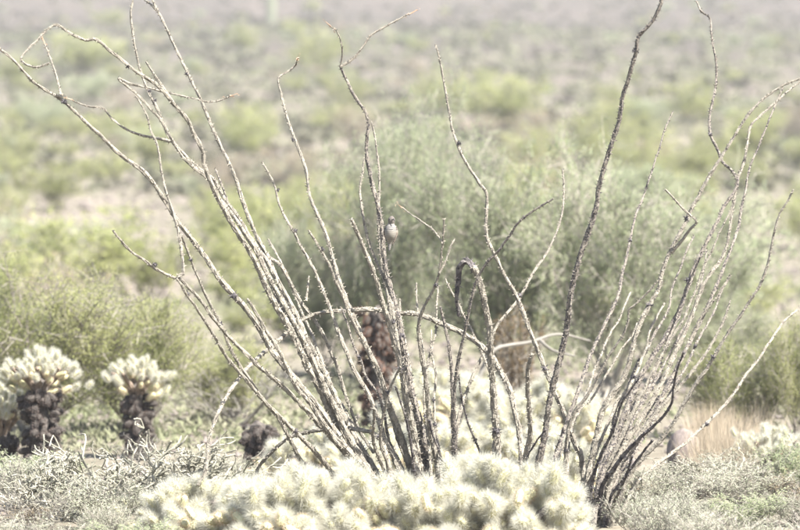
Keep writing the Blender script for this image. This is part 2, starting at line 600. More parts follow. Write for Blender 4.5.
shrub_px('grey_bush', PX, 425, 330, 90, 130, 'leafless grey bush with upright twigs in the tree right of the bird')
shrub_px('dead_bush', PX, 235, 428, 150, 80, 'pale leafless bush with spreading twigs under the left stems')
shrub_px('brown_bush', PBR, 518, 420, 62, 124, 'brown dry bush behind the middle of the ocotillo right of the hooked stem')
shrub_px('brown_bush', PBR, 376, 424, 52, 122, 'reddish brown dry bush behind the arching stem below the bird')

shrub_px('creosote_bush', PB[0], 232, 424, 130, 96, 'pale green bush behind the pale leafless twigs under the left stems')

# scattered shrubs on the open slope
KINDS = [('creosote_bush', PG, 'green'), ('grey_bush', PQ, 'grey-green'), ('dry_bush', PD, 'tan')]
taken = []
cnt = 0
tries = 0
while cnt < 290 and tries < 6000:
    tries += 1
    py = random.uniform(-6, 345)
    px = random.uniform(-15, 815)
    if py > 262 and 90 < px < 230: continue
    if 10 < px < 195 and 192 < py < 268 and random.random() < .93: continue
    if 700 < px < 810 and 215 < py < 310 and random.random() < .8: continue
    if 540 < px < 700 and 40 < py < 95 and random.random() < .8: continue
    p = ground_at(px, py)
    d = p.y - CAM.y
    if d > 300: continue
    wm = random.uniform(.5, 1.3) if random.random() < .6 else random.uniform(1.2, 2.1)
    if d > 170: wm *= .75
    hm = wm * random.uniform(.42, .72)
    if any((p.x - q[0]) ** 2 + (p.y - q[1]) ** 2 < (.42 * (wm + q[2])) ** 2 for q in taken): continue
    taken.append((p.x, p.y, wm))
    r = random.random()
    k = 0 if r < .55 else (1 if r < .80 else 2)
    nm, pr, word = KINDS[k]
    zone = 'near foot' if d < 75 else ('middle' if d < 130 else 'upper part')
    size = 'small' if wm < .8 else ('mid-sized' if wm < 1.3 else 'broad')
    so_ = put_shrub(nm, random.choice(pr), p - Vector((0, 0, .02)), wm, hm, None, 'shrub', '%s shrubs on the %s of the slope' % (word, zone))
    PENDING.append((so_, '%s %s shrub on the %s slope %s' % (size, word, {'near foot': 'lower', 'middle': 'middle', 'upper part': 'upper'}[zone], column_phrase(px)), px, py))
    cnt += 1


# far scrub that reads as one mass on the hill
def far_scrub():
    g = np.random.default_rng(77)
    mb = MB()
    for i in range(3400):
        d = g.uniform(85, 430)
        x = g.uniform(-.12, .12) * d
        y = d + CAM.y
        z = gz(x, y)
        r = g.uniform(.15, .5)
        n = 16
        C = g.normal(0, .42, (n, 3)) * r
        C[:, 2] = np.abs(C[:, 2]) * .8 + .05
        leaves(mb, C + np.array([x, y, z]), r * .6, r * .4, g)
    o = link('far_scrub', mb.mesh('far_scrub', [M['leaf_far']]))
    tag(o, 'grey scrub covering the far hillside along the top', 'scrub', kind='stuff')


far_scrub()


# ------------------------------------------------------------------ rocks
def rock_mesh(seed, sub=2, amp=1.0):
    import bmesh
    bm = bmesh.new()
    bmesh.ops.create_icosphere(bm, subdivisions=sub, radius=1)
    o = Vector((seed * 7.3, seed * 3.1, 0))
    for v in bm.verts:
        n = v.co.normalized()
        v.co = n * (1 + amp * .38 * mnoise.noise(n * 1.3 + o) + amp * .14 * mnoise.noise(n * 3.5 + o))
        v.co.z *= .62
    me = bpy.data.meshes.new('rock')
    bm.to_mesh(me)
    bm.free()
    me.materials.append(M['rock'])
    return me


RM = [rock_mesh(i) for i in range(5)]
c = 0
while c < 170:
    py = random.uniform(20, 330)
    px = random.uniform(-5, 805)
    if c < 60: px, py = random.uniform(0, 220), random.uniform(150, 300)
    elif c < 90: px, py = random.uniform(640, 800), random.uniform(190, 310)
    p = ground_at(px, py)
    if p.y > 220: continue
    k = ppm(p.y)
    s = random.uniform(2.0, 6.5) * k
    zone = 'upper slope' if p.y > 100 else ('middle slope' if p.y > 52 else 'flat behind the ocotillo')
    side = 'left' if px < 270 else ('right' if px > 530 else 'middle')
    o = link('rock', random.choice(RM), None, p + Vector((0, 0, s * .15)), (0, 0, random.uniform(0, 6)), (s * random.uniform(.8, 1.4), s, s * random.uniform(.6, 1)))
    tag(o, None, 'rock', 'stones on the %s' % zone)
    PENDING.append((o, '%s stone on the %s %s' % ('bigger' if s > 4.2 * k else 'small', {'upper slope': 'upper slope', 'middle slope': 'middle slope'}.get(zone, 'flat ground'), column_phrase(px)), px, -py))
    c += 1


def gravel():
    g = np.random.default_rng(5)
    mb = MB()
    base = np.array([(1, 0, 0), (-.9, .2, 0), (0, 1, .1), (.1, -1, 0), (0, 0, .8), (0, .1, -.6)])
    F = [(0, 2, 4), (2, 1, 4), (1, 3, 4), (3, 0, 4), (2, 0, 5), (1, 2, 5), (3, 1, 5), (0, 3, 5)]
    for i in range(5000):
        d = 20 * (8.5 ** g.uniform(0, 1))
        x = g.uniform(-.115, .115) * d
        y = d + CAM.y
        s = g.uniform(.005, .014) * (1 + d / 14)
        V = base * s * g.uniform(.6, 1.3, (6, 3))
        a = g.uniform(0, 6.28)
        V = V @ np.array([[math.cos(a), -math.sin(a), 0], [math.sin(a), math.cos(a), 0], [0, 0, 1]])
        mb.add(V + np.array([x, y, gz(x, y) + s * .2]), F)
    o = link('gravel', mb.mesh('gravel', [M['rock']]))
    tag(o, 'loose gravel and pebbles over the desert ground', 'gravel', kind='stuff')


gravel()


def herbs():
    g = np.random.default_rng(15)
    mb = MB()
    for i in range(27000):
        d = 24 * (10 ** g.uniform(0, 1))
        x = g.uniform(-.112, .112) * d
        y = d + CAM.y
        if mnoise.noise(Vector((x * .35, y * .16, 9.0))) < -.05 and g.random() < .85: continue
        if -.092 < x / d < -.045 and 50 < d < 88 and g.random() < .8: continue
        r = g.uniform(.012, .035) * (1 + d / 18)
        n = 9
        C = g.normal(0, .5, (n, 3)) * r
        C[:, 2] = np.abs(C[:, 2]) * .7 + .01
        leaves(mb, C + np.array([x, y, gz(x, y)]), r * .75, r * .22, g, .8)
    o = link('ground_herbs', mb.mesh('ground_herbs', [M['leaf_herb']]))
    tag(o, 'yellowish dry herbs and weeds covering the desert floor', 'weeds', kind='stuff')


herbs()

# ------------------------------------------------------------------ saguaros on the hill
def saguaro(px, base, wpx, h, label):
    p = ground_at(px, base)
    r = wpx * ppm(p.y) / 2
    o = empty('saguaro', p)
    tag(o, label, 'cactus')
    ribs = 18

    def column(pts, rr, nm):
        P = catmull(pts, .12)
        T, A, B = frames(P)
        n = ribs * 2
        th = np.arange(n) * 2 * math.pi / n
        prof = np.where(np.arange(n) % 2 == 0, 1.0, .86)
        k = len(P)
        s = np.linspace(0, 1, k)
        taper = np.minimum(1, np.sqrt(np.clip((1 - s) * k * .12 / rr / 1.0, 0, 1) * (2 - np.clip((1 - s) * k * .12 / rr, 0, 1)) + .002)) * (.86 + .14 * np.minimum(1, s * 3))
        V = P[:, None] + rr * taper[:, None, None] * prof[None, :, None] * (np.cos(th)[None, :, None] * A[:, None] + np.sin(th)[None, :, None] * B[:, None])
        i = np.arange(k - 1)[:, None] * n
        j = np.arange(n)[None, :]
        F4 = np.stack([i + j, i + (j + 1) % n, i + n + (j + 1) % n, i + n + j], -1).reshape(-1, 4)
        link(nm, mesh_np(nm, V.reshape(-1, 3), None, F4, [M['saguaro']]), o)

    column([(0, 0, -.1), (0.02, 0, h * .3), (0, 0.02, h * .7), (0, 0, h)], r, 'column')
    column([(r * .6, 0, h * .55), (r * 2.6, 0, h * .56), (r * 3.3, 0, h * .66), (r * 3.4, 0, h * .9)], r * .62, 'arm')


saguaro(271, 24, 10, 5.0, 'pale green saguaro column standing on the hillside at the top of the view')


# ------------------------------------------------------------------ cholla joints (shared meshes)
def joint_mesh(seed, smat, kmat, n_ar=95, per=11, ln=.024, wd=.0011, L=.105, r=.021):
    g = np.random.default_rng(seed)
    mb = MB()
    z = np.linspace(0, 1, 8)
    prof = np.sqrt(np.clip(1 - (2 * z - 1) ** 4, .02, 1))
    P = np.stack([np.zeros(8), np.zeros(8), z * L], 1)
    P[:, 0] += .006 * np.sin(z * 3 + seed)
    tube(mb, P, r * prof, 8)
    nb = sum(len(a) for a in mb.F3) + sum(len(a) for a in mb.F4)
    n3b, n4b = sum(len(a) for a in mb.F3), sum(len(a) for a in mb.F4)
    k = np.arange(n_ar)
    zz = (k + .5) / n_ar
    th = k * 2.39996
    pr = np.sqrt(np.clip(1 - (2 * zz - 1) ** 4, .02, 1))
    N = np.stack([np.cos(th), np.sin(th), (zz - .42) * 1.9], 1)
    N[zz > .9] += np.array([0, 0, 1.5])
    N /= np.linalg.norm(N, axis=1, keepdims=True)
    C = np.stack([r * pr * np.cos(th), r * pr * np.sin(th), zz * L], 1)
    D = np.repeat(N, per, 0) + g.normal(0, .55, (n_ar * per, 3))
    D /= np.linalg.norm(D, axis=1, keepdims=True)
    needles(mb, np.repeat(C, per, 0), D, ln, wd, g)
    V = np.concatenate(mb.V)
    F3 = np.concatenate(mb.F3)
    F4 = np.concatenate(mb.F4)
    mi = np.concatenate([np.zeros(n3b, int), np.ones(len(F3) - n3b, int), np.zeros(len(F4), int)])
    return mesh_np('joint', V, F3, F4, [M[kmat], M[smat]], mi)


JL = [joint_mesh(i, 'spine', 'cholla_skin', 80, 10, .029, .0010, .060, .012) for i in range(5)]
JB = [joint_mesh(60 + i, 'spine', 'cholla_skin', 105, 10, .044, .0011, .080, .019) for i in range(5)]
JT = [joint_mesh(20 + i, 'spine_tan', 'cholla_skin', 80, 10, .016, .0011, .08, .02) for i in range(2)]
JR = [joint_mesh(50 + i, 'spine_rust', 'skin_dead', 60, 9, .013, .0014, .065, .018) for i in range(2)]
JD = [joint_mesh(40 + i, 'spine_dead', 'skin_dead', 60, 9, .011, .0014, .065, .018) for i in range(3)]


def put_joint(parent, pool, name, p, dirv, s):
    o = bpy.data.objects.new(name, random.choice(pool))
    COL.objects.link(o)
    o.parent = parent
    q = Vector(dirv).normalized().to_track_quat('Z', 'Y')
    q = q @ Matrix.Rotation(random.uniform(0, 6.28), 3, 'Z').to_quaternion()
    o.rotation_mode = 'QUATERNION'
    o.rotation_quaternion = q
    o.location = p
    o.scale = (s, s, s * random.uniform(.85, 1.2))
    return o


def trunk(parent, h, r, lean=(0, 0)):
    mb = MB()
    P = catmull([(0, 0, -.05), (lean[0] * .3, lean[1] * .3, h * .4), (lean[0], lean[1], h)], .03)
    tube(mb, P, np.linspace(r, r * .75, len(P)), 9, .12, r * 10 + h)
    link('trunk', mb.mesh('trunk', [M['trunk_dead']]), parent)


def tree_cholla(loc, h_trunk, r_trunk, head_w, head_h, n_head, n_dead, label, arms=(), s=1.0, group=None, dead=None):
    """upright cholla: dark trunk wrapped in dead joints, tufted crown of cream joints"""
    o = empty('cholla_cactus', loc, random.uniform(-.3, .3))
    tag(o, label, 'cactus', group)
    trunk(o, h_trunk + head_h * .2, r_trunk * .6)
    for i in range(n_dead):
        z = random.uniform(.03, h_trunk * 1.02)
        a = random.uniform(0, 6.28)
        rr = r_trunk * random.uniform(.45, .8)
        put_joint(o, dead or JD, 'dead_joint', (rr * math.cos(a), rr * math.sin(a), z), (math.cos(a) * .7, math.sin(a) * .7, random.uniform(-1.5, .1)), s * random.uniform(.6, 1.0))
    jl = .05 * s
    if n_head > 10:
        for i in range(8):              # limbs spreading under the crown
            a = i * 2 * math.pi / 8 + .2
            mb = MB()
            P = catmull([(0, 0, h_trunk * .92), (math.cos(a) * head_w * .16, math.sin(a) * head_w * .16, h_trunk + head_h * .22), (math.cos(a) * head_w * .38, math.sin(a) * head_w * .38, h_trunk + head_h * .55)], .02)
            tube(mb, P, np.linspace(.016, .011, len(P)), 7, .15, i + 1)
            link('limb', mb.mesh('limb', [M['limb']]), o)
    for i in range(n_head):
        a = i * 2.39996 + random.uniform(-.3, .3)
        f = math.sqrt((i + .5) / n_head)
        rx = head_w * .46 * f * random.uniform(.9, 1.1)
        zt = h_trunk + head_h * (1.0 - .42 * f ** 2) - jl + random.uniform(-.045, .018)
        put_joint(o, JL, 'joint', (rx * math.cos(a), rx * math.sin(a), zt), (math.cos(a) * f * .75, math.sin(a) * f * .75, 1.0 - .3 * f), s * random.uniform(.55, .85))
        if i % 3 == 0:
            put_joint(o, JT, 'joint', (rx * .7 * math.cos(a), rx * .7 * math.sin(a), zt - .045), (math.cos(a) * .9, math.sin(a) * .9, .5), s * random.uniform(.5, .75))
    for ax, az, ex, ez in arms:      # drooping side arms in the plane of the picture
        for q in range(4):
            t = q / 3
            put_joint(o, JL if q > 1 else JT, 'joint', (ax + (ex - ax) * t, random.uniform(-.03, .03), az + (ez - az) * t), ((ex - ax) * (.4 if q > 1 else 1), random.uniform(-.05, .05), abs(ez - az) + .05), s * .7)
    return o


def clump_cholla(loc, rx, ry, h, n, label, s=1.0, lumps=3, seed=0, tan=.2, big=False):
    """low spreading cholla: several rounded mounds of joints on short dark limbs"""
    rnd = random.Random(seed)
    o = empty('cholla_cactus', loc)
    tag(o, label, 'cactus')
    trunk(o, h * .55, .05)
    arch = (lambda u: 1.06 - .16 * u * u) if big else (lambda u: 1.0)
    cs = [((-.82 + 1.64 * (q_ + .5) / lumps + rnd.uniform(-.08, .08)) * rx, rnd.uniform(-.5, .5) * ry, rnd.uniform(.86, 1.0) * arch(-1 + 2 * (q_ + .5) / lumps)) for q_ in range(lumps)]
    for cx, cy, ch in cs:              # limbs from the trunk to each mound
        mb = MB()
        P = catmull([(0, 0, .02), (cx * .5, cy * .5, h * .22), (cx, cy, h * .55 * ch)], .03)
        tube(mb, P, np.linspace(.035, .022, len(P)), 7, .1, cx + 3)
        link('limb', mb.mesh('limb', [M['trunk_dead']]), o)
    for i in range(n):
        cx, cy, ch = cs[i % lumps]
        a = rnd.uniform(0, 6.28)
        f = math.sqrt(rnd.uniform(0, 1))
        lr = max(.10 if big else .14, rx / lumps * (1.5 if big else 1.15))
        x, y = cx + lr * f * math.cos(a), cy + lr * .9 * f * math.sin(a)
        z = h * ch * (1 - .5 * f * f) - .09 + rnd.uniform(-.02, .02)
        low = rnd.random() < (.45 if big else .3)
        if low:
            z *= rnd.uniform(.15, .85)
            if big: y -= abs(rnd.gauss(0, .12)); x += rnd.uniform(-.08, .08)
        pool = JT if (low and rnd.random() < tan * 2.2) else (JB if big else JL)
        put_joint(o, pool, 'joint', (x, y, max(.02, z)), (math.cos(a) * f, math.sin(a) * f, 1.15 - .8 * f - (.3 if low else 0)), s * rnd.uniform(.75, 1.15))
    return o


def gpt(px, Y):
    p = at(px, 400, Y)
    return Vector((p.x, Y, gz(p.x, Y)))


# foreground masses: top rows at about 455-480
def mass(px, Y, toprow, wpx, n, label, s=1.0, lumps=3, seed=0, tan=.2, ry=.25, big=False):
    p = gpt(px, Y)
    h = at(px, toprow, Y).z - p.z
    return clump_cholla(p, wpx * ppm(Y) / 2, ry, h, n, label, s, lumps, seed, tan, big)


mass(485, -1.15, 455, 190, 290, 'big cream fuzzy cactus mound in front, below the hooked stem', 1.0, 9, 3, big=True)
mass(318, -1.0, 459, 180, 290, 'cream fuzzy cactus mound in front, below the left fan of stems', 1.0, 9, 8, big=True)
mass(218, -.6, 472, 140, 170, 'smaller cream cactus mound at the lower left, where the banded stem touches down', .9, 6, 5, big=True)
mass(158, -.2, 486, 90, 70, 'low pale cactus tuft among grey twigs at the lower left', .9, 2, 6)
mass(448, 4.2, 366, 125, 170, 'cream cactus behind the middle stems, left of the bent hooked stem', .95, 6, 11, .2, big=True)
mass(540, 4.0, 378, 110, 160, 'cream cactus behind the middle stems, right of the bent hooked stem', .95, 6, 12, .3, big=True)
mass(480, 2.6, 414, 190, 170, 'low tan and cream cactus just behind the ocotillo base', .85, 7, 13, .45, big=True)
mass(556, 1.4, 428, 85, 110, 'cream cactus between the two ocotillo bases', .9, 5, 14, .3, big=True)
mass(335, 2.4, 424, 150, 150, 'cream cactus behind the left ocotillo base, over the low arched stem', .85, 6, 15, .35, big=True)

# upright chollas on the left, right and behind
def upright(px, base, toprow, trunk_top, wtrunk, whead, n_head, n_dead, label, arms=(), s=1.0, dead=None):
    p = ground_at(px, base)
    k = ppm(p.y)
    h = (base - trunk_top) * k
    return tree_cholla(p - Vector((0, 0, .01)), h, wtrunk * k / 2, whead * k, (trunk_top - toprow) * k, n_head, n_dead, label, [(a * k, b * k, c * k, d * k) for a, b, c, d in arms], s, None, dead)


upright(40, 480, 345, 388, 34, 78, 52, 110, 'tufted cream cactus with a dark shaggy trunk, arms to both sides, at left', arms=((8, 88, 48, 95), (-6, 90, -28, 104)))
upright(137, 462, 355, 394, 28, 66, 48, 80, 'tufted cream cactus with a short dark trunk behind the silvery twigs', arms=((10, 62, 28, 68),))
upright(2, 478, 384, 436, 30, 56, 60, 60, 'tufted cream cactus cut by the left edge')
upright(772, 482, 425, 458, 24, 80, 80, 40, 'tufted cream cactus at the right edge above grey scrub', arms=((-10, 30, -36, 46),), s=1.0)
upright(258, 482, 418, 424, 34, 20, 2, 120, 'dark brown shaggy cactus stump left of the low arched stem', s=.9)
upright(378, 436, 300, 312, 34, 26, 2, 170, 'reddish brown shaggy dead cactus trunk behind the arching stem', s=1.0, dead=JR)
upright(438, 470, 418, 430, 26, 30, 6, 34, 'dark stubby cactus trunk between the middle stems', s=.9)


# ------------------------------------------------------------------ silvery branching cholla and grey scrub in front
def antler_proto(seed):
    g = np.random.default_rng(seed)
    mb = MB()

    def seg(p, d, L, r, lev):
        d = d / np.linalg.norm(d)
        e = p + d * L
        mid = (p + e) / 2 + g.normal(0, .012, 3)
        P = catmull([p, mid, e], .02)
        tube(mb, P, np.linspace(r, r * .8, len(P)), 6, .16, float(abs(p[0]) + lev))
        n = max(3, int(L / .006))
        t = g.uniform(0, 1, (n, 1))
        C = p * (1 - t) + e * t
        D = g.normal(0, 1, (n, 3))
        D /= np.linalg.norm(D, axis=1, keepdims=True)
        needles(mb, C + D * r * .7, D, .012, .0010, g)
        if lev < 4:
            for _ in range(int(g.integers(2, 4))):
                nd = d + g.normal(0, .62, 3)
                nd[2] = abs(nd[2]) * .6 + .08
                seg(e if g.random() < .65 else mid, nd, L * g.uniform(.6, .95), r * .85, lev + 1)

    for k in range(8):
        a = g.uniform(0, 6.28)
        seg(np.array([0., 0, -.02]), np.array([math.cos(a), math.sin(a), g.uniform(.5, 1.2)]), g.uniform(.10, .16), .0058, 0)
    return mb.mesh('branches', [M['silver_stem']])


AP = [antler_proto(i) for i in (1, 2, 3)]
for i, (px, Y, s, lab) in enumerate([
    (112, .9, 1.3, 'silvery branching cactus in front of the short dark trunk at left'),
    (165, 1.3, 1.15, 'silvery branching cactus right of the middle tufted cactus'),
    (58, .4, 1.05, 'silvery branching cactus below the left tufted cactus'),
    (205, 2.8, .6, 'small silvery branching cactus left of the dark brown stump'),
    (716, 1.6, .75, 'silvery branching cactus below the right tufted cactus')]):
    p = gpt(px, Y)
    o = link('branching_cactus', AP[i % 3], None, p, (0, 0, random.uniform(0, 6)), (s, s, s * .9))
    tag(o, lab, 'cactus')

# silvery low bushes: lower left and lower right
SIL = []
def scrub_row(side, x0, x1, rows):
    for Y, top, n in rows:
        for q in range(n):
            px = x0 + (x1 - x0) * (q + random.uniform(.2, .8)) / n
            if side == 'left' and Y < .5 and px > 138: continue
            yy = Y + random.uniform(-.15, .15)
            p = gpt(px, yy)
            h = max(.13, at(px, top + random.uniform(-30, 18), yy).z - p.z)
            word, nm, pr = random.choice([('silvery grey', 'grey_bush', q_) for q_ in PS] + [('leafless grey', 'dead_bush', PX), ('leafless brown', 'dead_bush', PX2), ('dry tan', 'dry_bush', PD[0]), ('grey-green', 'grey_bush', PQ[0])])
            o = put_shrub(nm, pr, p - Vector((0, 0, .01)), random.uniform(.28, .62), h, None, 'shrub', 'low bushes at the lower %s' % side)
            o['label'] = word
            SIL.append((px, side, o))


scrub_row('left', -12, 262, [(-1.6, 512, 3), (-.8, 498, 4), (0., 484, 4), (.9, 470, 3), (2.0, 452, 3)])
scrub_row('right', 622, 812, [(-1.5, 508, 3), (-.7, 494, 3), (.2, 478, 4), (1.1, 464, 4), (2.0, 452, 3)])


# dry grass tufts
def tuft_mesh(seed):
    g = np.random.default_rng(seed)
    mb = MB()
    n = 170
    P0 = np.stack([g.normal(0, .05, n), g.normal(0, .05, n), np.zeros(n)], 1)
    D = np.stack([g.normal(0, .28, n), g.normal(0, .28, n), np.ones(n)], 1)
    D /= np.linalg.norm(D, axis=1, keepdims=True)
    needles(mb, P0, D, .30, .0035, g)
    return mb.mesh('grass_tuft', [M['grass']])


TM = [tuft_mesh(i) for i in range(3)]
for i in range(28):
    px = 704 + abs(random.gauss(0, 24))
    Y = random.uniform(2.2, 4.6)
    p = gpt(px, Y)
    o = link('grass_tuft', random.choice(TM), None, p, (0, 0, random.uniform(0, 6)), (.9, .9, random.uniform(.7, 1.05)))
    tag(o, None, 'grass', 'blond grass tufts at the lower right')
    SIL.append((px, 'grass', o))

bo = rock_mesh(9, 4, .4)
bo.polygons.foreach_set('use_smooth', [True] * len(bo.polygons))
bo.materials.clear()
bo.materials.append(M['boulder'])
p = gpt(684, 3.2)
o = link('boulder', bo, None, p + Vector((0, 0, .08)), (0, 0, .7), (.095, .09, .22))
tag(o, 'rounded pinkish grey boulder behind the thin stems at lower right', 'rock')

